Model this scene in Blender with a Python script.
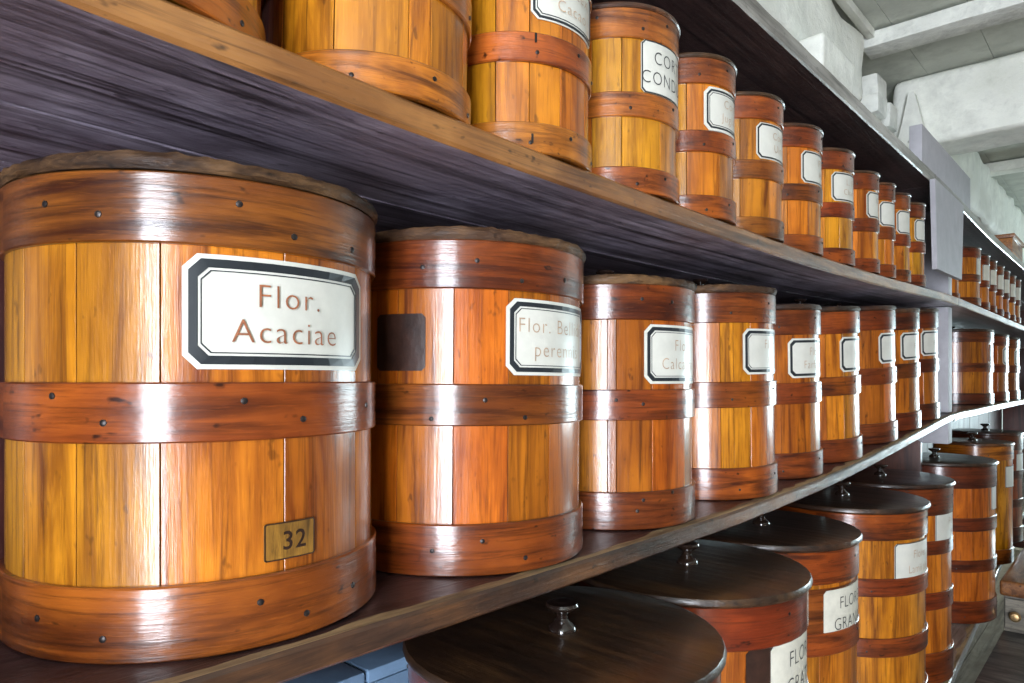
import bpy, bmesh, math, random
import numpy as np
from mathutils import Vector

for o in list(bpy.data.objects):
    bpy.data.objects.remove(o, do_unlink=True)
scene = bpy.context.scene
COL = scene.collection

# ------------------------------------------------------------------ camera
F_PX, CXP, HORIZON, VPX = 700.0, 512.0, 378.0, 1145.0
TH = math.atan2(VPX - CXP, F_PX)
CT, ST = math.cos(TH), math.sin(TH)
ZC = 1.40                                   # camera height above the floor
cam_d = bpy.data.cameras.new('camera')
cam = bpy.data.objects.new('camera', cam_d)
COL.objects.link(cam)
cam.location = (0, 0, ZC)
cam.rotation_euler = (math.pi / 2, 0, TH - math.pi / 2)
cam_d.sensor_width = 36.0
cam_d.lens = F_PX / 1024 * 36.0
cam_d.shift_y = (HORIZON - 341.5) / 1024
cam_d.clip_start = 0.02
scene.camera = cam

# ------------------------------------------------------------------ world, lights, exposure
world = bpy.data.worlds.new('world')
scene.world = world
world.use_nodes = True
wn = world.node_tree
wn.nodes.clear()
sky = wn.nodes.new('ShaderNodeTexSky')
sky.sky_type = 'HOSEK_WILKIE'
sky.turbidity = 4.0
bg = wn.nodes.new('ShaderNodeBackground')
bg.inputs['Strength'].default_value = 0.6
wo = wn.nodes.new('ShaderNodeOutputWorld')
wn.links.new(sky.outputs[0], bg.inputs[0])
wn.links.new(bg.outputs[0], wo.inputs[0])

def window_light(name, loc, rot, sx, sy, power, col):
    d = bpy.data.lights.new(name, 'AREA')
    d.shape = 'RECTANGLE'
    d.size, d.size_y, d.energy, d.color = sx, sy, power, col
    o = bpy.data.objects.new(name, d)
    o.location, o.rotation_euler = loc, rot
    COL.objects.link(o)
    return o

NEAR_X, FAR_X, FRONT_Y, BACK_Y = -1.75, 8.5, -3.6, 0.90
NW = (-1.62, -0.62, 0.25, 2.25)              # window in the near end wall: y0,y1,z0,z1
FW = (-2.70, -0.10, 0.80, 1.90)              # window in the far end wall
window_light('daylight_near', (NEAR_X - .16, (NW[0]+NW[1])/2, (NW[2]+NW[3])/2), (0, -math.pi/2, 0), NW[3]-NW[2], NW[1]-NW[0], 300, (.84, .90, 1.0))
window_light('daylight_far', (FAR_X + .16, (FW[0]+FW[1])/2, (FW[2]+FW[3])/2), (0, math.pi/2, 0), FW[3]-FW[2], FW[1]-FW[0], 195, (.74, .94, 1.0))

vs = scene.view_settings
vs.view_transform = 'Standard'
vs.look = 'None'
vs.exposure = -0.06
vs.gamma = 1.0
vs.use_curve_mapping = False

# ------------------------------------------------------------------ projection maths (shelf axis = X, into the wall = Y)
def ray(x):
    u = (x - CXP) / F_PX
    return np.array([CT + u*ST, ST - u*CT])

def from_right(x, R, front):
    d = ray(x)
    n = np.array([-d[1], d[0]]) / np.hypot(*d)
    Yc = front + R
    return (R - n[1]*Yc) / n[0], Yc

def pix_on_cyl(S, Y, R, x, y):
    d = ray(x); C = np.array([S, Y])
    a, b, c = d@d, d@C, C@C - R*R
    D = max(b*b - a*c, 0.0)
    Z = (b - math.sqrt(D)) / a
    n = Z*d - C
    return math.atan2(n[0], -n[1]), (HORIZON - y) * Z / F_PX      # angle round the box, height rel. camera

def curve(pts):
    xs = [p[0] for p in pts]; ys = [p[1] for p in pts]
    def g(s):
        return float(sum(np.interp(s + o, xs, ys) for o in (-.16, -.08, 0, .08, .16)) / 5)
    return g
z_mid = curve([(-3, -.199), (.30, -.2005), (.60, -.2065), (1.15, -.206), (1.6, -.191), (2.0, -.164), (2.4, -.137), (2.70, -.114), (3.0, -.116), (3.6, -.112), (9, -.105)])      # top face
z_up = curve([(-3, .30), (-.2, .250), (.15, .240), (.4, .232), (.65, .229), (1.4, .231), (1.93, .244), (2.6, .266), (9, .268)])
z_top = curve([(-3, .600), (2.7, .600), (3.3, .585), (9, .585)])
z_low = curve([(-3, -.838), (3.25, -.838), (3.7, -.812), (9, -.80)])

# ------------------------------------------------------------------ materials
MATS = {}
def nodes_of(name):
    m = bpy.data.materials.new(name)
    m.use_nodes = True
    nt = m.node_tree
    return m, nt, nt.nodes['Principled BSDF']

def N(nt, typ, **kw):
    n = nt.nodes.new(typ)
    for k, v in kw.items():
        if k.startswith('i_'):
            n.inputs[k[2:]].default_value = v
        else:
            setattr(n, k, v)
    return n

def mixrgb(nt, a, b, fac, blend='MIX'):
    n = nt.nodes.new('ShaderNodeMix'); n.data_type = 'RGBA'; n.blend_type = blend
    for sock, v in ((6, a), (7, b), (0, fac)):
        if hasattr(v, 'links'):
            nt.links.new(v, n.inputs[sock])
        else:
            n.inputs[sock].default_value = v if sock == 0 else (*v, 1)
    return n.outputs[2]

def ramp(nt, src, p0, p1, c0=(0, 0, 0), c1=(1, 1, 1)):
    r = nt.nodes.new('ShaderNodeValToRGB')
    r.color_ramp.elements[0].position, r.color_ramp.elements[1].position = p0, p1
    r.color_ramp.elements[0].color, r.color_ramp.elements[1].color = (*c0, 1), (*c1, 1)
    nt.links.new(src, r.inputs[0])
    return r.outputs[0]

def mmath(nt, op, a, b=None):
    n = nt.nodes.new('ShaderNodeMath'); n.operation = op
    for i, v in enumerate((a, b)):
        if v is None: continue
        if hasattr(v, 'links'): nt.links.new(v, n.inputs[i])
        else: n.inputs[i].default_value = v
    return n.outputs[0]

def wood(name, base, dark, pale, grain='z', fine=150., long=5., rough=.3, coat=.35, bump=.12, spots=.5, vary=.35, spec=.5, coatr=.14, rings=0.):
    """varnished wood: fibres along one axis, blotches, dark streaks, specks"""
    m, nt, b = nodes_of(name)
    L = nt.links
    tc = N(nt, 'ShaderNodeTexCoord'); oi = N(nt, 'ShaderNodeObjectInfo')
    sep = N(nt, 'ShaderNodeSeparateXYZ'); L.new(tc.outputs['Object'], sep.inputs[0])
    comb = N(nt, 'ShaderNodeCombineXYZ')
    off = mmath(nt, 'MULTIPLY', oi.outputs['Random'], 37.0)
    if grain == 'phi':
        a = mmath(nt, 'MULTIPLY', mmath(nt, 'ARCTAN2', sep.outputs[1], sep.outputs[0]), .15)
        srcs = (sep.outputs[2], mmath(nt, 'SQRT', mmath(nt, 'ADD', mmath(nt, 'POWER', sep.outputs[0], 2.), mmath(nt, 'POWER', sep.outputs[1], 2.))), a)
    elif grain == 'x':
        srcs = (sep.outputs[1], sep.outputs[2], sep.outputs[0])
    elif grain == 'y':
        srcs = (sep.outputs[0], sep.outputs[2], sep.outputs[1])
    else:
        srcs = (sep.outputs[0], sep.outputs[1], sep.outputs[2])
    for i in range(3):
        L.new(srcs[i], comb.inputs[i])
    add = N(nt, 'ShaderNodeVectorMath', operation='ADD')
    L.new(comb.outputs[0], add.inputs[0])
    oc = N(nt, 'ShaderNodeCombineXYZ')
    for i in range(3): L.new(off, oc.inputs[i])
    L.new(oc.outputs[0], add.inputs[1])
    P = add.outputs[0]
    def noise(sc, detail=4., dist=0., rg=.6):
        mp = N(nt, 'ShaderNodeMapping'); mp.inputs['Scale'].default_value = sc
        L.new(P, mp.inputs[0])
        n = N(nt, 'ShaderNodeTexNoise')
        n.inputs['Scale'].default_value = 1.0; n.inputs['Detail'].default_value = detail
        n.inputs['Roughness'].default_value = rg; n.inputs['Distortion'].default_value = dist
        L.new(mp.outputs[0], n.inputs['Vector'])
        return n.outputs[0]
    fib = noise((fine, fine, long), 5., .4, .7)
    mid = noise((fine*.22, fine*.22, long*.6), 3., 1.0)
    blot = noise((14, 14, 9), 3.)
    speck = noise((90, 90, 45), 2.)
    col = mixrgb(nt, base, pale, ramp(nt, blot, .42, .68))
    col = mixrgb(nt, col, dark, ramp(nt, mid, .46, .70))
    fine2 = noise((fine*2.6, fine*2.6, long*5), 3., .2, .7)
    col = mixrgb(nt, col, pale, mmath(nt, 'MULTIPLY', ramp(nt, fine2, .55, .75), .45))
    col = mixrgb(nt, col, tuple(c*.45 for c in dark), mmath(nt, 'MULTIPLY', ramp(nt, fib, .50, .70), .8))
    if rings:
        w = N(nt, 'ShaderNodeTexWave'); w.wave_type = 'BANDS'; w.bands_direction = 'X'
        mp = N(nt, 'ShaderNodeMapping'); mp.inputs['Scale'].default_value = (1, 1, .10); L.new(P, mp.inputs[0])
        L.new(mp.outputs[0], w.inputs[0]); w.inputs['Scale'].default_value = rings; w.inputs['Distortion'].default_value = 4.5
        w.inputs['Detail'].default_value = 2.0; w.inputs['Detail Scale'].default_value = .6
        rg_ = w.outputs[1]
        col = mixrgb(nt, col, tuple(c*.5 for c in dark), mmath(nt, 'MULTIPLY', rg_, .4))
    col = mixrgb(nt, col, tuple(c*.25 for c in dark), mmath(nt, 'MULTIPLY', ramp(nt, speck, .66, .74), spots))
    hsv = N(nt, 'ShaderNodeHueSaturation')
    L.new(col, hsv.inputs['Color'])
    r1 = mmath(nt, 'FRACT', mmath(nt, 'MULTIPLY', oi.outputs['Random'], 17.3))
    L.new(mmath(nt, 'ADD', mmath(nt, 'MULTIPLY', oi.outputs['Random'], vary*1.6), 1.0 - vary*.8), hsv.inputs['Value'])
    L.new(mmath(nt, 'ADD', mmath(nt, 'MULTIPLY', r1, .036*vary/.35), .5 - .018*vary/.35), hsv.inputs['Hue'])
    col = mixrgb(nt, hsv.outputs[0], oi.outputs['Color'], 1.0, 'MULTIPLY')
    L.new(col, b.inputs['Base Color'])
    rr = N(nt, 'ShaderNodeMapRange'); rr.inputs[3].default_value = rough*.75; rr.inputs[4].default_value = min(1, rough*1.35)
    L.new(mid, rr.inputs[0]); L.new(rr.outputs[0], b.inputs['Roughness'])
    b.inputs['Coat Weight'].default_value = coat
    b.inputs['Coat Roughness'].default_value = coatr
    b.inputs['Specular IOR Level'].default_value = spec
    bp = N(nt, 'ShaderNodeBump'); bp.inputs['Strength'].default_value = bump; bp.inputs['Distance'].default_value = .004
    hgt = mmath(nt, 'ADD', mmath(nt, 'ADD', mmath(nt, 'MULTIPLY', fib, .6), mmath(nt, 'MULTIPLY', speck, .5)), mmath(nt, 'MULTIPLY', fine2, .25))
    if rings: hgt = mmath(nt, 'ADD', hgt, mmath(nt, 'MULTIPLY', rg_, -.2))
    L.new(hgt, bp.inputs['Height'])
    L.new(bp.outputs[0], b.inputs['Normal'])
    bp2 = N(nt, 'ShaderNodeBump'); bp2.inputs['Strength'].default_value = bump*.4; bp2.inputs['Distance'].default_value = .004
    L.new(hgt, bp2.inputs['Height']); L.new(bp2.outputs[0], b.inputs['Coat Normal'])
    MATS[name] = m
    return m

def plain(name, col, rough=.5, var=.08, scale=20., bump=0., metal=0., spec=.5, dirt=None, coat=0.):
    m, nt, b = nodes_of(name)
    L = nt.links
    tc = N(nt, 'ShaderNodeTexCoord')
    n = N(nt, 'ShaderNodeTexNoise'); n.inputs['Scale'].default_value = scale; n.inputs['Detail'].default_value = 6.
    n.inputs['Roughness'].default_value = .65
    L.new(tc.outputs['Object'], n.inputs['Vector'])
    c = mixrgb(nt, tuple(max(0, x*(1-var*2)) for x in col), tuple(min(1, x*(1+var)) for x in col), ramp(nt, n.outputs[0], .3, .7))
    if dirt:
        n2 = N(nt, 'ShaderNodeTexNoise'); n2.inputs['Scale'].default_value = scale*.25; n2.inputs['Detail'].default_value = 8.
        n2.inputs['Roughness'].default_value = .7
        L.new(tc.outputs['Object'], n2.inputs['Vector'])
        c = mixrgb(nt, c, dirt, ramp(nt, n2.outputs[0], .52, .72))
    L.new(c, b.inputs['Base Color'])
    b.inputs['Roughness'].default_value = rough
    b.inputs['Metallic'].default_value = metal
    b.inputs['Specular IOR Level'].default_value = spec
    b.inputs['Coat Weight'].default_value = coat
    b.inputs['Coat Roughness'].default_value = .15
    if bump:
        bp = N(nt, 'ShaderNodeBump'); bp.inputs['Strength'].default_value = bump; bp.inputs['Distance'].default_value = .01
        L.new(n.outputs[0], bp.inputs['Height']); L.new(bp.outputs[0], b.inputs['Normal'])
    MATS[name] = m
    return m

W_STAVE = wood('stave_wood', (.39, .130, .007), (.15, .035, .002), (.56, .205, .012), 'z', 170, 6, rough=.34, coat=1.0, bump=.2, spots=.55, vary=.26, spec=.18, coatr=.17)
W_HOOP = wood('hoop_wood', (.138, .030, .0045), (.040, .007, .0013), (.25, .064, .008), 'phi', 190, 7, rough=.32, coat=.9, bump=.3, spots=.9, vary=.12, spec=.18, coatr=.17)
W_LID = wood('lid_wood', (.034, .014, .007), (.014, .006, .003), (.085, .036, .015), 'y', 120, 5, rough=.36, coat=.4, bump=.35, spots=.4, vary=.2, rings=13.)
W_LIDOLD = wood('old_lid_wood', (.050, .024, .011), (.016, .007, .004), (.17, .090, .036), 'phi', 150, 22, rough=.6, coat=.06, bump=.8, spec=.25, spots=.8, vary=.1)
W_KNOB = wood('knob_wood', (.016, .009, .007), (.008, .005, .004), (.03, .016, .010), 'z', 80, 8, rough=.14, coat=.9, bump=.03, spots=.2, vary=.15, coatr=.08)
W_SHELF = wood('shelf_wood', (.040, .020, .020), (.016, .008, .009), (.070, .036, .034), 'x', 150, 2.0, rough=.36, coat=.3, bump=.7, spots=.4, vary=.15)
W_SHELFUP = wood('shelf_wood_violet_sheen', (.22, .18, .235), (.018, .010, .015), (.50, .43, .54), 'x', 300, 2.2, rough=.40, coat=.4, bump=1.0, spots=.6, vary=.1, coatr=.3)  # violet sheen on the underside is put into the wood colour
W_EDGE = wood('shelf_edge_wood', (.20, .078, .020), (.060, .020, .007), (.34, .150, .042), 'x', 120, 4, rough=.38, coat=.5, bump=.4, spots=.8, vary=.12)
W_EDGEDARK = wood('dark_shelf_edge_wood', (.055, .027, .016), (.018, .009, .006), (.15, .066, .024), 'x', 110, 4, rough=.34, coat=.6, bump=.5, spots=.8, vary=.12)
W_EDGEGREY = wood('grey_shelf_edge_wood', (.24, .225, .20), (.11, .10, .09), (.36, .34, .31), 'x', 110, 4, rough=.36, coat=.6, bump=.4, spots=.6, vary=.12)
W_WORN = wood('worn_shelf_wood', (.34, .235, .115), (.12, .08, .042), (.50, .38, .21), 'x', 130, 5, rough=.6, coat=.05, bump=.35, spots=.8, vary=.1)
W_PANEL = wood('panel_wood', (.075, .020, .014), (.035, .010, .008), (.11, .032, .020), 'z', 70, 3, rough=.4, coat=.2, bump=.2, spots=.3, vary=.2)
W_BENCH = wood('bench_wood', (.085, .080, .076), (.035, .032, .032), (.15, .14, .13), 'y', 60, 4, rough=.45, coat=.15, bump=.3, spots=.6, vary=.2)
M_WHITE = plain('white_limewash', (.76, .77, .71), .8, .14, 18, .9, dirt=(.50, .50, .45))
M_WHITEBEAM = plain('white_painted_timber', (.86, .87, .79), .7, .10, 16, .8, dirt=(.62, .63, .55))
M_BOARD = plain('grey_ceiling_paint', (.52, .54, .47), .75, .12, 16, .3, dirt=(.36, .38, .34))
M_LILAC = plain('lilac_grey_paint', (.38, .372, .40), .6, .07, 18, .1)
M_PLASTER = plain('room_plaster', (.24, .205, .17), .9, .08, 5, .2)
M_LABEL = plain('label_enamel', (.60, .595, .53), .38, .05, 30, .03, coat=.15)
M_LABELW = plain('label_paper', (.60, .58, .49), .4, .08, 40, .05, dirt=(.58, .55, .43))
M_BLACK = plain('label_border_black', (.018, .022, .026), .3, .1, 40)
M_INKBROWN = plain('ink_brown', (.30, .105, .045), .5, .2, 60)
M_INKFADED = plain('ink_faded', (.48, .33, .22), .5, .2, 60)
M_INKBLACK = plain('ink_black', (.04, .04, .04), .5, .2, 60)
M_PASTE = plain('old_paste_margin', (.62, .47, .22), .6, .25, 60, .2)
M_DARKPATCH = plain('dark_label_stain', (.030, .012, .008), .35, .3, 50, .1, coat=.3)
M_NAIL = plain('nail_iron', (.035, .028, .026), .4, .3, 80, 0, metal=.6)
M_BLUE = plain('pale_blue_paint', (.15, .24, .36), .3, .1, 18, .1)
M_BRASS = plain('brass', (.55, .36, .17), .35, .1, 30, 0, metal=.8)
M_PLATE = wood('number_plate_wood', (.22, .10, .014), (.07, .03, .006), (.38, .19, .03), 'z', 200, 20, rough=.35, coat=.3, bump=.2, spots=.6, vary=.05)
M_FLOOR = wood('floor_wood', (.34, .26, .19), (.18, .12, .08), (.44, .35, .26), 'x', 40, 2, rough=.5, coat=.1, bump=.2, vary=.25)

# ------------------------------------------------------------------ mesh helpers
def mesh_obj(name, verts, faces, mat, parent=None, smooth=False, mats=None, midx=None, color=None):
    me = bpy.data.meshes.new(name)
    me.from_pydata([tuple(v) for v in verts], [], faces)
    for m in (mats or [mat]):
        me.materials.append(m)
    if midx:
        me.polygons.foreach_set('material_index', midx)
    if smooth:
        me.polygons.foreach_set('use_smooth', [True]*len(faces))
        me.set_sharp_from_angle(angle=math.radians(38))
    me.validate()
    me.update()
    bm = bmesh.new(); bm.from_mesh(me)
    bmesh.ops.recalc_face_normals(bm, faces=bm.faces); bm.to_mesh(me); bm.free()
    o = bpy.data.objects.new(name, me)
    COL.objects.link(o)
    if parent: o.parent = parent
    if color: o.color = (*color, 1)
    return o

def empty(name, loc, label=None, cat=None, group=None):
    o = bpy.data.objects.new(name, None)
    o.empty_display_size = .05
    o.location = loc
    COL.objects.link(o)
    tag(o, label, cat, group)
    return o

def tag(o, label=None, cat=None, group=None, kind=None):
    for k, v in (('label', label), ('category', cat), ('group', group), ('kind', kind)):
        if v: o[k] = v
    return o

def box_geo(x0, x1, y0, y1, z0, z1, V=None, Fc=None):
    V = [] if V is None else V; Fc = [] if Fc is None else Fc
    b = len(V)
    V += [(x0,y0,z0),(x1,y0,z0),(x1,y1,z0),(x0,y1,z0),(x0,y0,z1),(x1,y0,z1),(x1,y1,z1),(x0,y1,z1)]
    Fc += [tuple(b+i for i in q) for q in ((0,3,2,1),(4,5,6,7),(0,1,5,4),(1,2,6,5),(2,3,7,6),(3,0,4,7))]
    return V, Fc

def cbox(name, x0, x1, y0, y1, z0, z1, mat, parent=None, bev=.004, seg=2, rough=0., div=1, color=None, seed=0):
    """box with rounded edges; optional subdivision and hand-hewn unevenness"""
    bm = bmesh.new()
    V, Fc = box_geo(x0, x1, y0, y1, z0, z1)
    vs_ = [bm.verts.new(v) for v in V]
    for f in Fc: bm.faces.new([vs_[i] for i in f])
    bm.normal_update()
    if bev:
        bmesh.ops.bevel(bm, geom=bm.edges[:], offset=bev, segments=seg, profile=.6, affect='EDGES')
    if div > 1:
        for ax, (lo, hi) in enumerate(((x0, x1), (y0, y1), (z0, z1))):
            k = max(1, int(div*(hi-lo)/max(x1-x0, y1-y0, z1-z0)))
            for i in range(1, k):
                no = [0, 0, 0]; no[ax] = 1; co = [0, 0, 0]; co[ax] = lo + (hi-lo)*i/k
                bmesh.ops.bisect_plane(bm, geom=bm.verts[:]+bm.edges[:]+bm.faces[:], plane_co=co, plane_no=no)
    if rough:
        from mathutils import noise as mn
        for v in bm.verts:
            p = v.co*6 + Vector((seed*3.1, seed, 0))
            v.co += Vector((mn.noise(p), mn.noise(p+Vector((9, 3, 1))), mn.noise(p+Vector((2, 7, 5)))))*rough
    me = bpy.data.meshes.new(name)
    bm.to_mesh(me); bm.free()
    me.materials.append(mat)
    if bev or rough:
        me.polygons.foreach_set('use_smooth', [True]*len(me.polygons))
        me.set_sharp_from_angle(angle=math.radians(40))
    o = bpy.data.objects.new(name, me)
    COL.objects.link(o)
    if parent: o.parent = parent
    if color: o.color = (*color, 1)
    return o

def lathe(name, prof, mat, parent, seg=64, closed=True, loc=(0, 0, 0), color=None, jit=0., jz=9.):
    """profile (r,z) turned round the z axis; closed = ring, otherwise both ends run to the axis"""
    V, Fc = [], []
    n = len(prof)
    jr = random.Random(int(prof[-1][1]*1e4)+n)
    for i in range(seg):
        a = 2*math.pi*i/seg
        for r, z in prof:
            if jit and z > jz:
                r += jr.gauss(0, jit); z += jr.gauss(0, jit*.7) + jit*1.2*math.sin(5*a+seg)
            V.append((r*math.sin(a), -r*math.cos(a), z))
    for i in range(seg):
        j = (i+1) % seg
        for k in range(n if closed else n-1):
            l = (k+1) % n
            Fc.append((i*n+k, j*n+k, j*n+l, i*n+l))
    if not closed:
        for k in (0, n-1):
            Fc.append(tuple(i*n+k for i in range(seg)))
    o = mesh_obj(name, V, Fc, mat, parent, True, color=color)
    o.location = loc
    return o

def cyl_pt(r, a, z):
    return (r*math.sin(a), -r*math.cos(a), z)

def stave(parent, r0, r1, a0, a1, z0, z1, color):
    n = max(2, int((a1-a0)/.11))
    V, Fc = [], []
    ch = .0003
    g = .0004/r1
    prof = []
    A = [a0+g] + [a0+g+ch/r1] + [a0 + (a1-a0)*k/n for k in range(1, n)] + [a1-g-ch/r1] + [a1-g]
    for k, a in enumerate(A):
        ro = r1 - (ch*.8 if k in (0, len(A)-1) else 0)
        V += [cyl_pt(r0, a, z0), cyl_pt(ro, a, z0), cyl_pt(ro, a, z1), cyl_pt(r0, a, z1)]
    m = len(A)
    for k in range(m-1):
        b, c = k*4, k*4+4
        for e in range(4):
            h = (e+1) % 4
            Fc.append((b+e, b+h, c+h, c+e))
    Fc += [(0, 3, 2, 1), ((m-1)*4, (m-1)*4+1, (m-1)*4+2, (m-1)*4+3)]
    return mesh_obj('stave', V, Fc, W_STAVE, parent, True, color=color)

def octagon(w, h, c):
    return [(-w+c, -h), (w-c, -h), (w, -h+c), (w, h-c), (w-c, h), (-w+c, h), (-w, h-c), (-w, -h+c)]

def plate(name, R, a_c, z_c, w, h, c, mat, parent, thick=.0012, n=14):
    """thin plate bent round the box, corners cut; w,h = half sizes"""
    xs = sorted(set([-w, -w+c, w-c, w] + [-w + 2*w*k/n for k in range(n+1)]))
    V, Fc = [], []
    for x in xs:
        e = max(0, abs(x) - (w-c))
        t = h - e
        a = a_c + x/R
        V += [cyl_pt(R, a, z_c-t), cyl_pt(R+thick, a, z_c-t), cyl_pt(R+thick, a, z_c+t), cyl_pt(R, a, z_c+t)]
    m = len(xs)
    for k in range(m-1):
        b, d = k*4, k*4+4
        for e in range(4):
            q = (e+1) % 4
            Fc.append((b+e, b+q, d+q, d+e))
    Fc += [(0, 3, 2, 1), tuple((m-1)*4+i for i in range(4))]
    return mesh_obj(name, V, Fc, mat, parent, True)

def frame(name, R, a_c, z_c, o8, i8, mat, parent, thick=.0006, sub=8):
    """closed strip between two cut-corner outlines, bent round the box"""
    def dense(poly):
        P = []
        for k in range(8):
            p, q = poly[k], poly[(k+1) % 8]
            for t in range(sub):
                P.append((p[0]+(q[0]-p[0])*t/sub, p[1]+(q[1]-p[1])*t/sub))
        return P
    A, B = dense(o8), dense(i8)
    n = len(A)
    V, Fc = [], []
    for (x, y), (u, v) in zip(A, B):
        V += [cyl_pt(R, a_c+x/R, z_c+y), cyl_pt(R+thick, a_c+x/R, z_c+y), cyl_pt(R+thick, a_c+u/R, z_c+v), cyl_pt(R, a_c+u/R, z_c+v)]
    for k in range(n):
        b, d = k*4, ((k+1) % n)*4
        for e in range(4):
            q = (e+1) % 4
            Fc.append((b+e, b+q, d+q, d+e))
    return mesh_obj(name, V, Fc, mat, parent)

def lettering(lines, R, a_c, z_c, size, lead, mat, parent, thin=-.012, track=1.1, sx=1.0, align='CENTER', x0=0.):
    V, Fc = [], []
    for k, tx in enumerate(lines):
        cu = bpy.data.curves.new('lettering', 'FONT')
        cu.body = tx; cu.size = size; cu.align_x = align; cu.offset = thin*size; cu.space_character = track
        cu.resolution_u = 4
        to = bpy.data.objects.new('lettering', cu); COL.objects.link(to)
        bpy.context.view_layer.update()
        me = bpy.data.meshes.new_from_object(to.evaluated_get(bpy.context.evaluated_depsgraph_get()))
        b = len(V)
        dz = z_c - size*.34 + ((len(lines)-1)/2 - k)*lead
        for v in me.vertices:
            V.append(cyl_pt(R, a_c + (x0 + v.co.x*sx)/R, dz + v.co.y))
        Fc += [tuple(b+i for i in p.vertices) for p in me.polygons]
        bpy.data.objects.remove(to, do_unlink=True); bpy.data.curves.remove(cu); bpy.data.meshes.remove(me)
    return mesh_obj('lettering', V, Fc, mat, parent)

def nail(parent, R, a, z, r=.0026):
    V, Fc = [], []
    n = 7
    ca, sa = math.cos(a), math.sin(a)
    for ring, (rr, d) in enumerate(((1.0, -.001), (.9, .0007), (.4, .0013))):
        for k in range(n):
            t = 2*math.pi*k/n
            x, y = rr*r*math.cos(t), rr*r*math.sin(t)
            V.append(cyl_pt(R+d, a + x/R, z + y))
    for ring in range(2):
        for k in range(n):
            j = (k+1) % n
            Fc.append((ring*n+k, ring*n+j, (ring+1)*n+j, (ring+1)*n+k))
    Fc.append(tuple(2*n+k for k in range(n)))
    return mesh_obj('nail', V, Fc, M_NAIL, parent, True)

def knob(parent, z, k=1.0):
    prof = [(.0165*k, z), (.0165*k, z+.003*k), (.0145*k, z+.007*k), (.009*k, z+.011*k), (.0065*k, z+.015*k), (.007*k, z+.019*k), (.013*k, z+.0235*k),
            (.0175*k, z+.0265*k), (.019*k, z+.0295*k), (.0175*k, z+.0325*k), (.011*k, z+.0335*k), (.004*k, z+.0325*k)]
    return lathe('knob', prof, W_KNOB, parent, 24, False)

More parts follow.
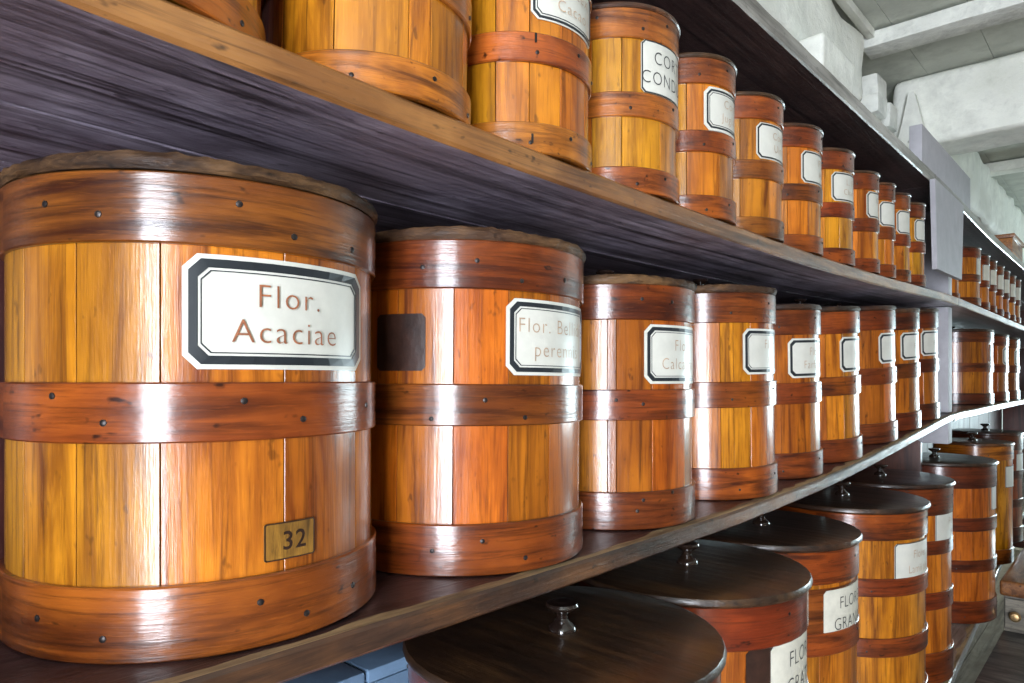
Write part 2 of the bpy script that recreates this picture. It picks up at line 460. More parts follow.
# ------------------------------------------------------------------ the round wooden boxes
def herb_box(S, Y, zb, R, H, hoops, lid_t, lid_over, label, group, tint=(1, 1, 1), htint=(1, 1, 1), seams=None, nails=None, plate_spec=None,
             tilt=0., knob_k=1.0, seed=0, detail=2, ltint=(1, 1, 1), hoop_t=.0042, slim=0., cat='box', old=False):
    """S,Y = axis; zb = base height rel. camera; R = outer hoop radius; hoops = list of (z0,z1) as fractions of H below the lid"""
    rnd = random.Random(seed*7 + 3)
    root = empty('herb_box', (S, Y, ZC + zb), label, cat, group)
    root.rotation_euler = (0, tilt, rnd.uniform(-.006, .006))
    Rb = R - hoop_t
    seg = 72 if detail > 1 else 40
    top = H*(1-lid_t)
    # staves
    if not seams:
        n = rnd.choice((11, 12, 13))
        st0 = rnd.uniform(0, .5)
        w = [rnd.uniform(.55, 1.35) for _ in range(n)]
        tot = sum(w); seams = []; acc = st0
        for x in w:
            seams.append(acc); acc += x/tot*2*math.pi
    else:
        seams = sorted(seams)
        gap0 = seams[-1]; span = 2*math.pi - (seams[-1]-seams[0]); k = max(2, round(span/.55))
        seams = seams + [gap0 + span*i/k for i in range(1, k)]
    for i, a in enumerate(seams):
        b = seams[i+1] if i+1 < len(seams) else seams[0] + 2*math.pi
        dr = rnd.uniform(-.0002, .0002)
        stave(root, Rb-.009, Rb+dr, a, b, .003, top-.002, tint)
    # hoops
    for hi, (f0, f1) in enumerate(hoops):
        z0, z1 = f0*H, f1*H
        ro = R + (.0006 if hi in (0,) else 0)
        c = .0012
        e = .0016 * rnd.uniform(-.5, .5)
        h = lathe('hoop', [(Rb-.002, z0), (ro-c, z0), (ro, z0+c), (ro, z1-c), (ro-c, z1), (Rb-.002, z1)], W_HOOP, root, seg, True,
                  color=tuple(t*rnd.uniform(.88, 1.1) for t in htint))
        if detail > 0:
            if nails and hi in nails:
                for a, z in nails[hi]:
                    nail(h, ro, a, z, .0028)
            elif detail > 1 or not nails:
                m = 10 if detail > 1 else 6
                for q in range(m):
                    a = 2*math.pi*(q + rnd.uniform(-.2, .2))/m
                    nail(h, ro, a, z0 + (z1-z0)*(.32 if q % 2 else .68), .0024)
    # lid with knob
    t = H*lid_t
    rl = R + lid_over
    bv = min(t*.45, .006)
    lid = lathe('lid', [(.002, top-.004), (Rb-.012, top-.004), (Rb-.012, top), (rl-bv*.5, top), (rl, top+bv*.6), (rl, H-bv), (rl-bv*.4, H-bv*.25), (rl-bv*1.4, H),
                        (rl*.6, H+.0006), (.002, H+.0008)], W_LIDOLD if old else W_LID, root, 150 if old else seg, False, color=ltint, jit=.0008 if old else 0., jz=top+.001)
    if knob_k: knob(lid, H-.0005, knob_k)
    # label plate
    if plate_spec:
        p = plate_spec
        a_c, z_c, w, hh, st = p['a'], p['z'], p['w'], p['h'], p['style']
        Rl = Rb + .0004
        c = p.get('c', hh*.22)
        if st == 'frame':
            mg = .0035 if p.get('margin', True) else .0015
            lp = plate('label', Rl, a_c, z_c, w+mg, hh+mg, c+mg*.4, M_LABEL if not p.get('margin') else M_LABEL, root, .0010)
            bw = p.get('bw', .0048)
            frame('label_border', Rl+.0011, a_c, z_c, octagon(w, hh, c), octagon(w-bw, hh-bw, c*.85), M_BLACK, lp)
            if detail > 1:
                frame('label_border', Rl+.0011, a_c, z_c, octagon(w-bw-.0018, hh-bw-.0018, c*.8), octagon(w-bw-.0026, hh-bw-.0026, c*.78), M_BLACK, lp, .0005)
        else:
            if p.get('dark'):
                plate('label_backing', Rl, a_c - p['dark']/2/Rl, z_c, w + p['dark']/2 + .004, hh+.004, .010, M_DARKPATCH if p.get('dark_mat') is None else p['dark_mat'], root, .0008)
            lp = plate('label', Rl+.0008, a_c, z_c, w, hh, c*.6, M_LABELW if st == 'paper' else M_LABEL, root, .0011)
            if not p.get('dark'):
                frame('label_border', Rl+.0019, a_c, z_c, octagon(w, hh, c*.6), octagon(w-.0016, hh-.0016, c*.55), M_BLACK, lp)
        if p.get('text'):
            lettering(p['text'], Rl+.0026, a_c, z_c, p['size'], p['lead'], p.get('ink', M_INKBROWN), lp, p.get('thin', -.012), p.get('track', 1.15), p.get('sx', 1.0), x0=p.get('x0', 0.))
    root['_r'] = Rb
    del root['_r']
    return root, Rb

MID_HOOPS = [(.0, .147), (.428, .548), (.822, .962)]
slope = lambda g, s: (g(s+.1) - g(s-.1)) / .2

# middle shelf, in front of the grey post --------------------------------------------------
G_MID = 'round herb boxes on the middle shelf'
MB = [  # right edge px, R, H, label-left px, text lines
    dict(S=.287, Y=.638, R=.153, H=.359, ll=187, text=['Flor.', 'Acaciae'], label='big round wooden herb box with bold framed label reading Flor. Acaciae', ink=M_INKBROWN),
    dict(x=582, R=.152, H=.359, ll=507, text=['Flor. Bellidis', 'perennis'], label='round wooden herb box labelled Flor. Bellidis perennis with dark square stain', ink=M_INKFADED),
    dict(x=695, R=.133, fr=.481, H=.345, ll=646, text=['Flor.', 'Calcatrip.'], label='round wooden herb box labelled Flor. Calcatrip. on middle shelf', ink=M_INKFADED),
    dict(x=777.5, R=.130, H=.360, ll=746, text=['Flor.', 'C'], label='herb box with pale top hoop between the Flor. Calcatrip. and Flor. Farfarae boxes', ink=M_INKFADED),
    dict(x=823, R=.112, fr=.482, H=.342, ll=791, text=['Flor.', 'Farfarae'], label='round wooden herb box labelled Flor. Farfarae, fifth before the grey post on middle shelf', ink=M_INKFADED),
    dict(x=862.5, R=.126, H=.345, ll=843, label='golden round herb box, fourth before the grey post on middle shelf'),
    dict(x=898, R=.134, H=.350, ll=881, label='brown round herb box, third before the grey post on middle shelf'),
    dict(x=921.5, R=.122, H=.345, ll=903, label='dark hooped round herb box, second before the grey post on middle shelf'),
    dict(x=940, R=.119, H=.345, ll=923, label='dark hooped round herb box right beside the grey post on middle shelf'),
]
M_TINT = [((1.0, 1.0, 1.0), (1.15, 1.15, 1.1)), ((.86, .72, .62), (.92, .85, .8)), ((.82, .70, .6), (.92, .82, .8)), ((.95, .82, .7), (1.15, 1.1, 1.0)),
          ((.85, .68, .55), (.9, .75, .7)), ((1.0, .9, .8), (.9, .8, .7)), ((.8, .6, .5), (.8, .65, .6)), ((.8, .62, .5), (.6, .45, .4)), ((.8, .62, .5), (.55, .4, .35))]
SEAM_PX = {0: (24, 76, 160, 284), 1: (396, 452, 507, 548), 2: (607, 616, 652), 3: (693, 722, 735, 752), 4: (788,), 5: (828, 845)}
NAIL_PX = {0: {2: [(45, 204), (98, 214), (239, 204), (294, 237), (352, 250)], 1: [(52, 396), (103, 423), (244, 401), (303, 419), (366, 405)], 0: [(38, 618), (103, 639), (260, 602), (306, 613), (352, 585)]},
           1: {2: [(475, 261), (520, 281), (563, 280), (420, 268)], 1: [(484, 401), (524, 418), (430, 420)], 0: [(482, 542), (525, 558), (432, 552)]},
           2: {2: [(642, 299), (672, 302)], 1: [(643, 404), (616, 400)], 0: [(643, 500), (637, 511), (672, 492)]}}
mid_boxes = []
prevS = None
for i, b in enumerate(MB):
    S, Y = (b['S'], b['Y']) if 'S' in b else from_right(b['x'], b['R'], b.get('fr', .478))
    R, H = b['R'], b['H']
    zb = z_mid(S) + .0015
    Rb = R - .0042
    al, _ = pix_on_cyl(S, Y, Rb, b['ll'], 330)
    w = .077 if i == 0 else (.075 if R > .13 else .066)
    hh = .038 if i == 0 else .037 if i < 3 else .035
    spec = dict(a=al + w/Rb, z=H*(.69 if i == 0 else .688), w=w, h=hh, style='frame', text=b.get('text'), size=.0255 if i == 0 else .0225, lead=.0265 if i == 0 else .0255, ink=b.get('ink', M_INKFADED), bw=.0062 if i == 0 else .0048, thin=-.014, sx=(1.0, .95, .92, .9, .86, .9, .9, .9, .9)[i], x0=(-.004, -.004, -.006, 0, 0, 0, 0, 0, 0)[i])
    if not b.get('text'):
        spec.update(text=['Flor.'], size=.02)
    seams = [pix_on_cyl(S, Y, Rb, px, 460)[0] for px in SEAM_PX[i]] if i in SEAM_PX and len(SEAM_PX[i]) > 1 else None
    nails = {k: [(lambda q: (q[0], q[1]-zb))(pix_on_cyl(S, Y, R, *p)) for p in v] for k, v in NAIL_PX[i].items()} if i in NAIL_PX else None
    sl = slope(z_mid, S)
    r, rb = herb_box(S, Y, zb, R, H, MID_HOOPS, .038 if i else .034, .0015, b['label'], G_MID, *M_TINT[i], seams=seams, nails=nails, plate_spec=spec, seed=i+1,
                     detail=2 if i < 4 else 1, tilt=-math.atan(sl) if i else 0., knob_k=.75 if i < 6 else .4, old=i < 4, ltint=(1.0, 1.0, 1.0))
    mid_boxes.append((r, rb, S, Y, zb, H))

# number plate on the Acaciae box, dark stain on the Bellidis box
r, rb, S, Y, zb, H = mid_boxes[0]
a0, zz = pix_on_cyl(S, Y, rb, 263, 540); a1, _ = pix_on_cyl(S, Y, rb, 313, 540)
zt, _z = pix_on_cyl(S, Y, rb, 288, 521)[1], pix_on_cyl(S, Y, rb, 288, 558)[1]
pw, ph = (a1-a0)*rb/2, (zt-_z)/2
npl = plate('number_plate', rb+.0006, (a0+a1)/2, (zt+_z)/2 - zb, pw, ph, .001, M_PLATE, r, .0009)
npl['label'] = 'small square number plate'
frame('plate_edge', rb+.0016, (a0+a1)/2, (zt+_z)/2 - zb, octagon(pw, ph, .0012), octagon(pw-.0009, ph-.0009, .001), M_DARKPATCH, npl, .0004)
lettering(['32'], rb+.0019, (a0+a1)/2+.02, (zt+_z)/2 - zb, .020, .02, M_DARKPATCH, npl, .01)
r, rb, S, Y, zb, H = mid_boxes[1]
a0, _ = pix_on_cyl(S, Y, rb, 376, 340); a1, _ = pix_on_cyl(S, Y, rb, 424, 340)
zt, _z = pix_on_cyl(S, Y, rb, 400, 315)[1] - zb, pix_on_cyl(S, Y, rb, 400, 372)[1] - zb
dp = plate('label_stain', rb+.0006, (a0+a1)/2, (zt+_z)/2, (a1-a0)*rb/2, (zt-_z)/2, .004, M_DARKPATCH, r, .0006)

# middle shelf, beyond the post
for i, (px, R, lab) in enumerate(((994, .150, 'broad round herb box, first beyond the grey post on middle shelf'),
                                  (1009, .125, 'narrow round herb box, second beyond the grey post on middle shelf'),
                                  (1020, .125, 'narrow round herb box, third beyond the grey post on middle shelf'))):
    S, Y = from_right(px, R, .478)
    H = .318
    w = .06
    herb_box(S, Y, z_mid(S)+.0015, R, H, MID_HOOPS, .035, .0015, lab, 'round herb boxes beyond the post', (.75, .55, .45), (.75, .55, .5), seed=40+i, detail=1,
             plate_spec=dict(a=.05 if i else .18, z=H*.67, w=w, h=.036, style='frame'), knob_k=.6 if i == 0 else 0)

# upper shelf ------------------------------------------------------------------------------
G_UP = 'slim round herb boxes on the upper shelf'
UP_HOOPS = [(.0, .135), (.40, .53), (.815, .972)]
UB = [(264, .120, None, None, 'wide dark-hooped box beside the wide golden box at near end of upper shelf'),
      (470, .099, None, None, 'wide golden wooden box next to the Cortex Cacao box on upper shelf'),
      (591, .092, 531, ['Cortex', 'Cacao'], 'golden round herb box labelled Cortex Cacao on upper shelf'),
      (679, .093, 640, ['CORT.', 'CONDUR.'], 'golden round herb box with thin-edged label CORT. CONDUR. in black capitals'),
      (736, .081, 706, ['Cort.', 'Juglan.'], 'round herb box labelled Cort. Juglan. on upper shelf'),
      (784, .088, 757, ['Cort.', 'Ulmi'], 'round herb box labelled Cort. Ulmi on upper shelf'),
      (823, .090, 802, ['Fl.', 'A'], 'round herb box just beyond the Cort. Ulmi box on upper shelf'),
      (855, .090, 832, ['L. F.', 'Cham.'], 'round herb box with label set far to its left, fifth before the hanging grey board'),
      (880, .075, 867, ['Co.', 'G'], 'round herb box, fourth before the hanging grey board on upper shelf'),
      (896, .060, 880, None, 'slim herb box with wide label, third before the hanging grey board'),
      (911, .068, 897, None, 'slim herb box, second before the hanging grey board on upper shelf'),
      (926, .075, 915, None, 'slim herb box partly behind the hanging grey board, last before it on upper shelf')]
UP_SEAM = {1: (333, 408, 430), 2: (495, 529, 560), 3: (592, 622, 660), 4: (672, 687, 720)}
for i, (px, R, ll, text, lab) in enumerate(UB):
    S, Y = from_right(px, R, .452)
    H = .236 if i < 8 else .228
    zb = z_up(S) + .0015
    Rb = R - .0036
    spec = None
    if ll:
        al, _ = pix_on_cyl(S, Y, Rb, ll, 200)
        w = .052 if R > .08 else .043
        if i == 3:
            spec = dict(a=al+w/Rb, z=H*.675, w=w, h=.033, style='enamel', text=text, size=.0235, lead=.0255, ink=M_INKBLACK, thin=-.014, c=.008, sx=.9)
        else:
            spec = dict(a=al+w/Rb, z=H*(.668 if i != 2 else .72), w=w, h=.028, style='frame', text=text, size=.0175, lead=.020, ink=M_INKFADED, bw=.0026, c=.007, margin=i in (4,))
    elif i > 1:
        al, _ = pix_on_cyl(S, Y, Rb, ll or px-18, 200)
    if i >= 9:
        al, _ = pix_on_cyl(S, Y, Rb, ll, 200)
        spec['text'] = None
    seams = [pix_on_cyl(S, Y, Rb, q, 120)[0] for q in UP_SEAM[i]] if i in UP_SEAM else None
    g = 1.0 if i < 5 else .92
    ub, ubr = herb_box(S, Y, zb, R, H, UP_HOOPS, .03, .0022, lab, G_UP, (1.12*g, 1.12*g, 1.0*g), ((1.9, 2.1, 1.9) if i < 4 else (1.35, 1.3, 1.2) if i < 6 else (1.0, .8, .7)), seams=seams,
             plate_spec=spec, seed=60+i, detail=2 if i < 5 else 1, tilt=-math.atan(slope(z_up, S)), knob_k=.5, ltint=(1.6, 1.5, 1.3), hoop_t=.0036)
    if i == 2:
        for sx_, sy_ in ((535, 38), (532, 139)):
            a_, z_ = pix_on_cyl(S, Y, R, sx_, sy_)
            plate('staple', R+.0004, a_, z_-zb, .0011, .0048, .0003, M_NAIL, ub, .0012, 2)

for i, (px, R) in enumerate(((981, .10), (990, .072), (997, .072), (1004, .072), (1010, .072), (1016, .072), (1021, .072))):
    S, Y = from_right(px, R, .452)
    H = .215
    w = .05 if i == 0 else .04
    herb_box(S, Y, z_up(S)+.0015, R, H, UP_HOOPS, .03, .0022,
             'broader golden round box just beyond the hanging grey board on upper shelf' if i == 0 else 'slim herb box, %s after the broader golden box beyond the hanging grey board' % ('', 'first', 'second', 'third', 'fourth', 'fifth', 'sixth')[i],
             'far slim herb boxes on the upper shelf', (1, .9, .8), (.9, .7, .6), seed=80+i, detail=0,
             plate_spec=dict(a=(.16 if i == 0 else -.1), z=H*.66, w=w, h=.033, style='paper'), knob_k=0, hoop_t=.0036)
S, Y = from_right(957, .07, .50)
herb_box(2.83, .53, z_up(2.74)+.0015, .055, .19, UP_HOOPS, .03, .002, 'small round box half hidden behind the hanging grey board', 'far slim herb boxes on the upper shelf', (1, .9, .8), (1.2, 1, .9), seed=90, detail=0, knob_k=0)

# bottom shelf -------------------------------------------------------------------------------
G_LOW = 'tall round herb boxes on the lowest shelf'
LOW_HOOPS = [(.0, .137), (.318, .392), (.572, .655), (.84, .975)]
D_LID = .29
TALL_HOOPS = [(.0, .13), (.17, .245), (.394, .47), (.64, .713), (.868, .975)]
E_HOOPS = [(.0, .155), (.37, .455), (.645, .715), (.842, .975)]
LB = [(562, 630, 729, None, None, 'tall dark-lidded box at the near end of lowest shelf, its black knob in full view'),
      (687, 563, 813, 770, ['FLORES', 'CRATAE'], 'tall herb box labelled FLORES CRATAE in black capitals on lowest shelf'),
      (761, 524, 863, 823, ['FLORES', 'GRANATI'], 'tall herb box labelled FLORES GRANATI in black capitals on lowest shelf'),
      (842, 495, 931, 894, ['Flores', 'Lamii alb.'], 'tall four-hooped herb box labelled Flores Lamii alb. on lowest shelf'),
      (880, 475.3, 956, 935, ['Flor.', 'M'], 'tall herb box just beyond the Flores Lamii alb. box on lowest shelf'),
      (934, 457, 999, 991, None, 'tall four-hooped herb box with orange staves, just before the yellow box on lowest shelf')]
for i, (kx, ky, rx, ll, text, lab) in enumerate(LB):
    dz = D_LID/(ky-HORIZON)
    Z, X = F_PX*dz, (kx-CXP)*dz
    S, Y = Z*CT + X*ST, Z*ST - X*CT
    u = (rx-CXP)/F_PX
    Rl = abs(X - u*Z)/math.hypot(1, u)
    R = Rl - (.008 if i == 0 else .006)
    zb = z_low(S) + .0015
    H = -D_LID - zb
    Rb = R - .0045
    spec = None
    if ll:
        al, _ = pix_on_cyl(S, Y, Rb, ll, 560)
        w = .085
        spec = dict(a=al+w/Rb, z=H*(.79 if i == 1 else .768 if i == 2 else .775), w=w, h=.043, style='paper' if i in (1, 2) else 'enamel', text=text, size=.031 if i in (1, 2) else .026,
                    lead=.037 if i in (1, 2) else .033, ink=M_INKBLACK if i in (1, 2) else M_INKFADED, thin=-.016 if i in (1, 2) else -.01, c=.010, dark=.035 if i in (1, 2) else 0, track=1.05, sx=.92, dark_mat=W_HOOP if i == 2 else None)
    herb_box(S, Y, zb, R, H, TALL_HOOPS if i < 4 else E_HOOPS if i == 4 else LOW_HOOPS, .024, .006, lab, G_LOW, ((1.0, .85, .7), (.9, .75, .65), (.95, .78, .65), (1.0, .85, .7), (1.0, .8, .65), (1.0, .72, .55))[i],
             ((.8, .6, .55), (.95, .7, .65), (1.0, .8, .7), (1.0, .8, .7), (.8, .6, .5), (.62, .42, .42))[i], plate_spec=spec, seed=110+i, detail=1, knob_k=1.0, hoop_t=.0045)
for i, (px, R, fr, top, lab) in enumerate(((1014, .155, .43, -.285, 'yellow varnished tall box with pale lid, beyond the row of dark lids on lowest shelf'),
                                           (1023.5, .16, .45, -.27, 'dark red tall box beyond the yellow box on lowest shelf'))):
    S, Y = from_right(px, R, fr)
    zb = z_low(S)+.0015
    H = top - zb
    herb_box(S, Y, zb, R, H, LOW_HOOPS if i else [(.0, .12), (.86, .985)], .024, .004, lab, G_LOW, ((1.25, 1.2, 1.0), (.5, .3, .3))[i], ((1.9, 2.0, 1.5), (.5, .35, .35))[i], seed=130+i, detail=1,
             plate_spec=dict(a=.0, z=H*.72, w=.075, h=.046, style='enamel', c=.006), knob_k=1.1, ltint=(3.5, 2.6, 1.6) if i == 0 else (1.3, 1.0, 1.0))

# ------------------------------------------------------------------ shelves
def shelf_board(name, s0, s1, yf, yb, ztop, thick, parent, mats, front_edge=True, step=.03, worn=0., wob=.0):
    """board following a sagging line; yf may be a function of s"""
    n = max(2, int((s1-s0)/step))
    V, Fc, mi = [], [], []
    yff = yf if callable(yf) else (lambda s: yf)
    rnd = random.Random(int(s0*100)+7)
    c = .003
    for k in range(n+1):
        s = s0 + (s1-s0)*k/n
        z = ZC + ztop(s); y = yff(s) + rnd.uniform(-wob, wob)
        dz = rnd.uniform(-wob, wob)
        V += [(s, y+c, z-thick), (s, y, z-thick+c), (s, y+dz, z-c), (s, y+c, z), (s, y+.017+rnd.uniform(-.007, .006), z+.0002), (s, yb, z), (s, yb, z-thick)]
    m = 7
    idx = [1 if front_edge else 0, 1 if front_edge else 0, 1 if front_edge else 0, 2 if worn else 0, 0, 0, 0]
    for k in range(n):
        for e in range(m):
            q = (e+1) % m
            Fc.append((k*m+e, k*m+q, (k+1)*m+q, (k+1)*m+e)); mi.append(idx[e])
    Fc += [tuple(range(m)), tuple(n*m+i for i in range(m))]; mi += [0, 0]
    return mesh_obj(name, V, Fc, None, parent, True, mats=mats, midx=mi)

POST_S = 2.70
SHM = [W_SHELF, W_EDGE, W_WORN]
def shelf(name, label, s0, s1, zf, thick, mats=None, yf=.456, seam=.655, worn=1., group=None, wob=.0004):
    root = empty(name, ((s0+s1)/2, .66, ZC + zf((s0+s1)/2) - thick), label, 'shelf', group)
    kids = [shelf_board('board', s0, s1, yf, seam-.0003, zf, thick, None, mats or SHM, True, worn=worn, wob=wob),
            shelf_board('board', s0, s1, seam+.0003, .872, lambda s: zf(s)-.0008, thick, None, mats or SHM, False)]
    for k in kids:
        k.parent = root
        k.matrix_parent_inverse = root.matrix_world.inverted() if False else k.matrix_parent_inverse
        k.location = (-root.location.x, -root.location.y, -root.location.z)
    return root
low_edge = lambda s: .402 + .048*(s-2.31)
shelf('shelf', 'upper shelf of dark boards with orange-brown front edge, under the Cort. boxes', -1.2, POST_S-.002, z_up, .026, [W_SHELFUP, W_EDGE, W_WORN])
shelf('shelf', 'upper shelf beyond the grey post, under the far slim boxes', POST_S+.002, 7.0, z_up, .026)
shelf('shelf', 'middle shelf board with worn pale front rim, under the Flor. boxes', -1.2, POST_S-.002, z_mid, .0235, [W_SHELF, W_EDGEDARK, W_WORN], yf=.469)
shelf('shelf', 'middle shelf board beyond the grey post', POST_S+.002, 7.0, z_mid, .026, [W_SHELF, W_EDGEDARK, W_WORN], yf=.467)
shelf('shelf', 'topmost dark shelf, empty above the slim boxes', -1.2, 2.35, z_top, .034, [W_SHELF, W_EDGEGREY, W_WORN], worn=0.)
shelf('shelf', 'topmost shelf beyond the hanging grey board', 2.354, 7.0, z_top, .034, [W_SHELF, W_EDGEGREY, W_WORN], worn=0.)
shelf('shelf', 'lowest shelf, grey and wide, under the tall boxes', -1.2, 7.0, z_low, .03, [W_EDGEGREY, W_EDGEGREY, W_WORN], yf=low_edge)

# uprights -------------------------------------------------------------------------------------
for k, (s, lab) in enumerate(((-1.2, 'red-brown upright panel closing the near end of shelving'), (POST_S+.03, 'red-brown upright panel behind the grey post'), (7.0, 'red-brown upright panel closing the far end of shelving'))):
    root = empty('shelf_upright', (s, .7, 0), lab, 'shelf upright')
    zs = [0.02, ZC+z_low(s)-.032, ZC+z_low(s)+.002, ZC+z_mid(s)-.028, ZC+z_mid(s)+.002, ZC+z_up(s)-.028, ZC+z_up(s)+.002, ZC+z_top(s)-.036]
    off = 0 if k == 0 else .0
    for q in range(4):
        a, b = zs[2*q], zs[2*q+1]
        p = cbox('side_panel', -.012, .012, -.13, .17, a, b, W_PANEL, root, .002)
        if k == 1:
            g = cbox('front_post', -.03, .03, -.215, -.135, a if q > 1 else b - .075, b, M_LILAC, root, .003) if q else None
            if q in (1, 2):
                V = []
                for x in (-.034, -.014):
                    V += [(x, -.14, b-.001), (x, -.02, b-.001), (x, -.14, b-.075)]
                mesh_obj('gusset', V, [(0, 1, 2), (3, 5, 4), (0, 3, 4, 1), (1, 4, 5, 2), (2, 5, 3, 0)], M_LILAC, root)

# backing boards behind the shelves
root = empty('shelf_backing', (2.9, .885, 0), 'dark red-brown board backing behind the shelves', 'board wall')
rnd = random.Random(5)
x = -1.2
while x < 7.0:
    w = rnd.uniform(.17, .24)
    cbox('board', x-2.9+.001, min(x+w, 7.0)-2.9-.001, -.011+rnd.uniform(0, .002), .005, .02, ZC+.56, W_PANEL, root, .002, 1, color=(.7, .7, .75))
    x += w

# hanging grey board and the plank on the top shelf
V = [(x, y, ZC+z) for y in (.440, .4535) for x, z in ((2.30, .312), (2.66, .318), (2.69, .564), (2.27, .564))]
hb = mesh_obj('hanging_board', V, [(0, 1, 2, 3), (7, 6, 5, 4), (0, 4, 5, 1), (1, 5, 6, 2), (2, 6, 7, 3), (3, 7, 4, 0)], M_LILAC)
tag(hb, 'lilac-grey board hanging from the topmost shelf in front of the post', 'board')
V = []
tp = cbox('plank', 2.22, 2.95, .462, .495, ZC+.6005, ZC+.712, M_LILAC, None, .003)
tag(tp, 'lilac-grey plank set on edge along the front of topmost shelf', 'plank')

# ------------------------------------------------------------------ the room
def wall(name, V, Fc, mat):
    return tag(mesh_obj(name, V, Fc, mat), kind='structure')
V, Fc = box_geo(NEAR_X, FAR_X, BACK_Y, BACK_Y+.15, 0, ZC+1.35); wall('wall_back', V, Fc, M_WHITE)
def holed(name, axis, at0, at1, lo, hi, h0, h1, z0, z1, ztop, mat):
    V, Fc = [], []
    for a, b, c, d in ((lo, hi, 0, z0), (lo, hi, z1, ztop), (lo, h0, z0, z1), (h1, hi, z0, z1)):
        if axis == 'x': box_geo(at0, at1, a, b, c, d, V, Fc)
        else: box_geo(a, b, at0, at1, c, d, V, Fc)
    return wall(name, V, Fc, mat)
holed('wall_near', 'x', NEAR_X-.15, NEAR_X, FRONT_Y, BACK_Y, NW[0], NW[1], NW[2], NW[3], ZC+1.35, M_PLASTER)
holed('wall_far', 'x', FAR_X, FAR_X+.15, FRONT_Y, BACK_Y, FW[0], FW[1], FW[2], FW[3], ZC+1.35, M_PLASTER)
V, Fc = box_geo(NEAR_X, FAR_X, FRONT_Y-.15, FRONT_Y, 0, ZC+1.35); wall('wall_front', V, Fc, M_PLASTER)
def window(n, axis, at, a0, a1, z0, z1):
    root = empty('window_%d' % n, ((at, (a0+a1)/2, z0) if axis == 'x' else ((a0+a1)/2, at, z0)))
    tag(root, kind='structure')
    hw, h = (a1-a0)/2, z1-z0
    def bar(nm, p, q, c, d):
        if axis == 'x': cbox(nm, -.03, .03, p, q, c, d, M_WHITEBEAM, root, .003)
        else: cbox(nm, p, q, -.03, .03, c, d, M_WHITEBEAM, root, .003)
    bar('window_frame', -hw, -hw+.05, 0, h); bar('window_frame', hw-.05, hw, 0, h)
    bar('window_frame', -hw+.05, hw-.05, 0, .05); bar('window_frame', -hw+.05, hw-.05, h-.05, h)
    bar('mullion', -.025, .025, .05, h-.05)
    bar('glazing_bar', -hw+.05, -.025, h*.6, h*.6+.03); bar('glazing_bar', .025, hw-.05, h*.6, h*.6+.03)
window(1, 'x', NEAR_X-.07, *NW)
window(2, 'x', FAR_X+.07, *FW)

# floor and ceiling with their boards
fl = wall('floor', *box_geo(NEAR_X, FAR_X, FRONT_Y, BACK_Y, -.12, -.022), M_FLOOR)
y = FRONT_Y
rnd = random.Random(11)
while y < BACK_Y-.02:
    w = min(rnd.uniform(.17, .22), BACK_Y-y)
    cbox('floor_board', NEAR_X+.001, FAR_X-.001, y+.0015, y+w-.0015, -.022, rnd.uniform(-.002, .0), M_FLOOR, fl, 0)
    y += w
CZ = ZC + 1.135
ce = wall('ceiling', *box_geo(NEAR_X, FAR_X, FRONT_Y, BACK_Y, CZ+.03, CZ+.15), M_BOARD)
y = FRONT_Y
while y < BACK_Y-.02:
    w = min(rnd.uniform(.19, .26), BACK_Y-y)
    cbox('ceiling_board', NEAR_X+.001, FAR_X-.001, y+.0006, y+w-.0006, CZ+rnd.uniform(-.001, .001), CZ+.03, M_BOARD, ce, .001, 1)
    y += w

# wall plate, joists and the big tie beam
for a, b, y0, lab in ((NEAR_X+.01, 2.42, .665, 'rough white limewashed wall beam resting on the white post'), (3.26, FAR_X-.01, .60, 'rough white limewashed wall beam beyond the heavy tie beam')):
    wp = cbox('wall_plate_beam', a, b, y0, .897, ZC+(.87 if a < 0 else .80), CZ-.035, M_WHITEBEAM, None, .04, 3, .02, 80, seed=2)
    tag(wp, lab, 'beam')
bt = cbox('ceiling_batten', NEAR_X+.01, 2.465, .648, .672, CZ-.034, CZ-.006, M_WHITEBEAM, None, .003)
tag(bt, 'thin white batten where ceiling boards meet the wall beam', 'batten')
for k, (s, lab) in enumerate(((-.9, 'flat white ceiling joist behind the viewer'), (.9, 'flat white ceiling joist above the near boxes'), (2.47, 'flat white ceiling joist just before the heavy tie beam'), (4.40, 'flat white ceiling joist beyond the heavy tie beam'), (6.2, 'flat white ceiling joist near the far window'))):
    j = cbox('ceiling_joist', s, s+.11, FRONT_Y+.01, .70 if k != 2 else .69, CZ-.058, CZ-.008, M_WHITEBEAM if k != 2 else M_WHITE, None, .006, 2, .003, 60, seed=k)
    tag(j, lab, 'joist')
for k, (s, lab) in enumerate(((2.97, 'heavy cream-white tie beam with an iron strap at its wall end'), (7.2, 'heavy white tie beam near the far window'))):
    tb = empty('tie_beam', (s, 0, ZC+.87), lab, 'beam')
    cbox('timber', 0, .22, FRONT_Y+.01, .72, 0, CZ-.01-ZC-.87, M_WHITEBEAM, tb, .025, 3, .016, 70, seed=k+4)
    if k == 0:
        V = [(-.018, .665, -.05), (-.018, .745, -.05), (-.018, .75, .03), (-.018, .735, .09), (-.018, .715, .19), (-.018, .695, .19), (-.018, .672, .09), (-.018, .66, .03)]
        V = [(x-.026, y_, z) for x, y_, z in V]
        V2 = [(x+.04, y_, z) for x, y_, z in V]
        n = len(V)
        st = mesh_obj('iron_strap', [(x, y_-.06, z) for x, y_, z in V+V2], [tuple(range(n)), tuple(range(2*n-1, n-1, -1))] + [(i, i+n, (i+1) % n+n, (i+1) % n) for i in range(n)], M_WHITEBEAM, tb)
        q = .013
        mesh_obj('strap_nail', [(-.045, .645+a*q, .01+b*q) for a, b in ((0, 1), (1, 0), (0, -1), (-1, 0))] + [(-.052, .645, .01)], [(0, 1, 4), (1, 2, 4), (2, 3, 4), (3, 0, 4), (0, 3, 2, 1)], M_WHITE, st)
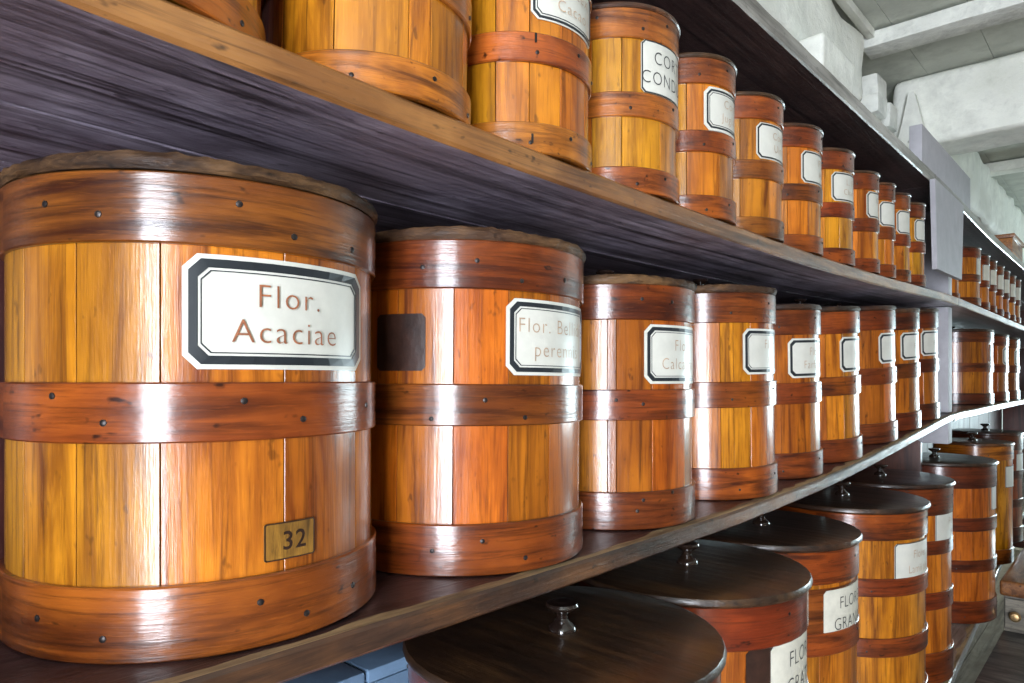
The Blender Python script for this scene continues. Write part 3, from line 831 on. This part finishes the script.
po = cbox('wall_post', 1.81, 2.05, .59, .80, ZC+.602, ZC+.862, M_WHITEBEAM, None, .012, 3, .010, 16, seed=9)
tag(po, 'white limewashed wall post standing between topmost shelf and beam', 'post')
pb = cbox('wall_block', 2.44, 3.20, .65, .84, ZC+.602, ZC+.855, M_WHITEBEAM, None, .015, 3, .012, 16, seed=12)
tag(pb, 'white limewashed masonry block under the heavy tie beam', 'stone block')
for k, (s, z0, z1, y0) in enumerate(((2.46, .858, .925, .635), (2.50, .93, 1.0, .645), (2.62, .858, .94, .64))):
    sb = cbox('wedge_stone', s, s+.10, y0, y0+.09, ZC+z0, ZC+z1, M_WHITE, None, .010, 2, .006, 5, seed=20+k)
    tag(sb, ('lower small white wedge stone beside the iron strap', 'upper small white wedge stone beside the iron strap', 'small white wedge stone tucked against the iron strap')[k], 'stone')

# wooden crate on the far topmost shelf
cr = empty('wooden_crate', (4.55, .62, ZC+z_top(4.55)+.001), 'orange-brown wooden crate on the far topmost shelf', 'crate')
cbox('crate_body', -.2, .2, -.12, .12, 0, .13, W_EDGE, cr, .004, color=(1.8, 1.5, 1.2))
cbox('crate_lid', -.21, .21, -.13, .13, .131, .15, W_EDGE, cr, .003, color=(1.5, 1.2, 1.0))

# ------------------------------------------------------------------ bench, drawer chest and pale blue chest low down
bn = empty('bench', (2.6, .05, 0), 'dark grey plank bench in front of the lowest shelf', 'bench')
bt_z = ZC - .905
for k in range(3):
    cbox('plank', -.9, 2.2, -.33+.22*k, -.33+.22*k+.217, bt_z-.04, bt_z, W_BENCH, bn, .004)
for sx in (-.8, 2.05):
    for sy in (-.28, .26):
        cbox('leg', sx, sx+.06, sy, sy+.06, .001, bt_z-.041, W_BENCH, bn, .003)
dc = empty('drawer_chest', (3.04, .02, bt_z+.001), 'low grey drawer chest with brown wooden top and brass knob on bench', 'drawer chest')
cbox('chest_body', .0, .8, -.26, .355, 0, .13, W_BENCH, dc, .004, color=(2.2, 2.1, 1.8))
cbox('top', -.03, .82, -.28, .365, .131, .185, W_EDGE, dc, .012, 3)
dr = cbox('drawer_front', -.012, -.001, -.2, .35, .012, .12, W_BENCH, dc, .002, color=(2.4, 2.3, 1.9))
kb = lathe('knob', [(.006, 0), (.006, .012), (.015, .018), (.018, .026), (.012, .034), (.002, .036)], M_BRASS, dr, 20, False)
kb.rotation_euler = (0, -math.pi/2, 0); kb.location = (-.012, .318, .066)

bc = empty('blue_chest', (.36, .779, ZC+z_low(.3)+.001), 'pale blue painted chest with boarded top beside the dark-lidded near box', 'chest')
hb_ = .468
cbox('chest_body', -.27, .25, -.086, .086, 0, hb_, M_BLUE, bc, .004)
for k in range(5):
    cbox('top_board', -.28+.107*k, -.28+.107*k+.102, -.088, .089, hb_+.001, hb_+.018, M_BLUE, bc, .004)
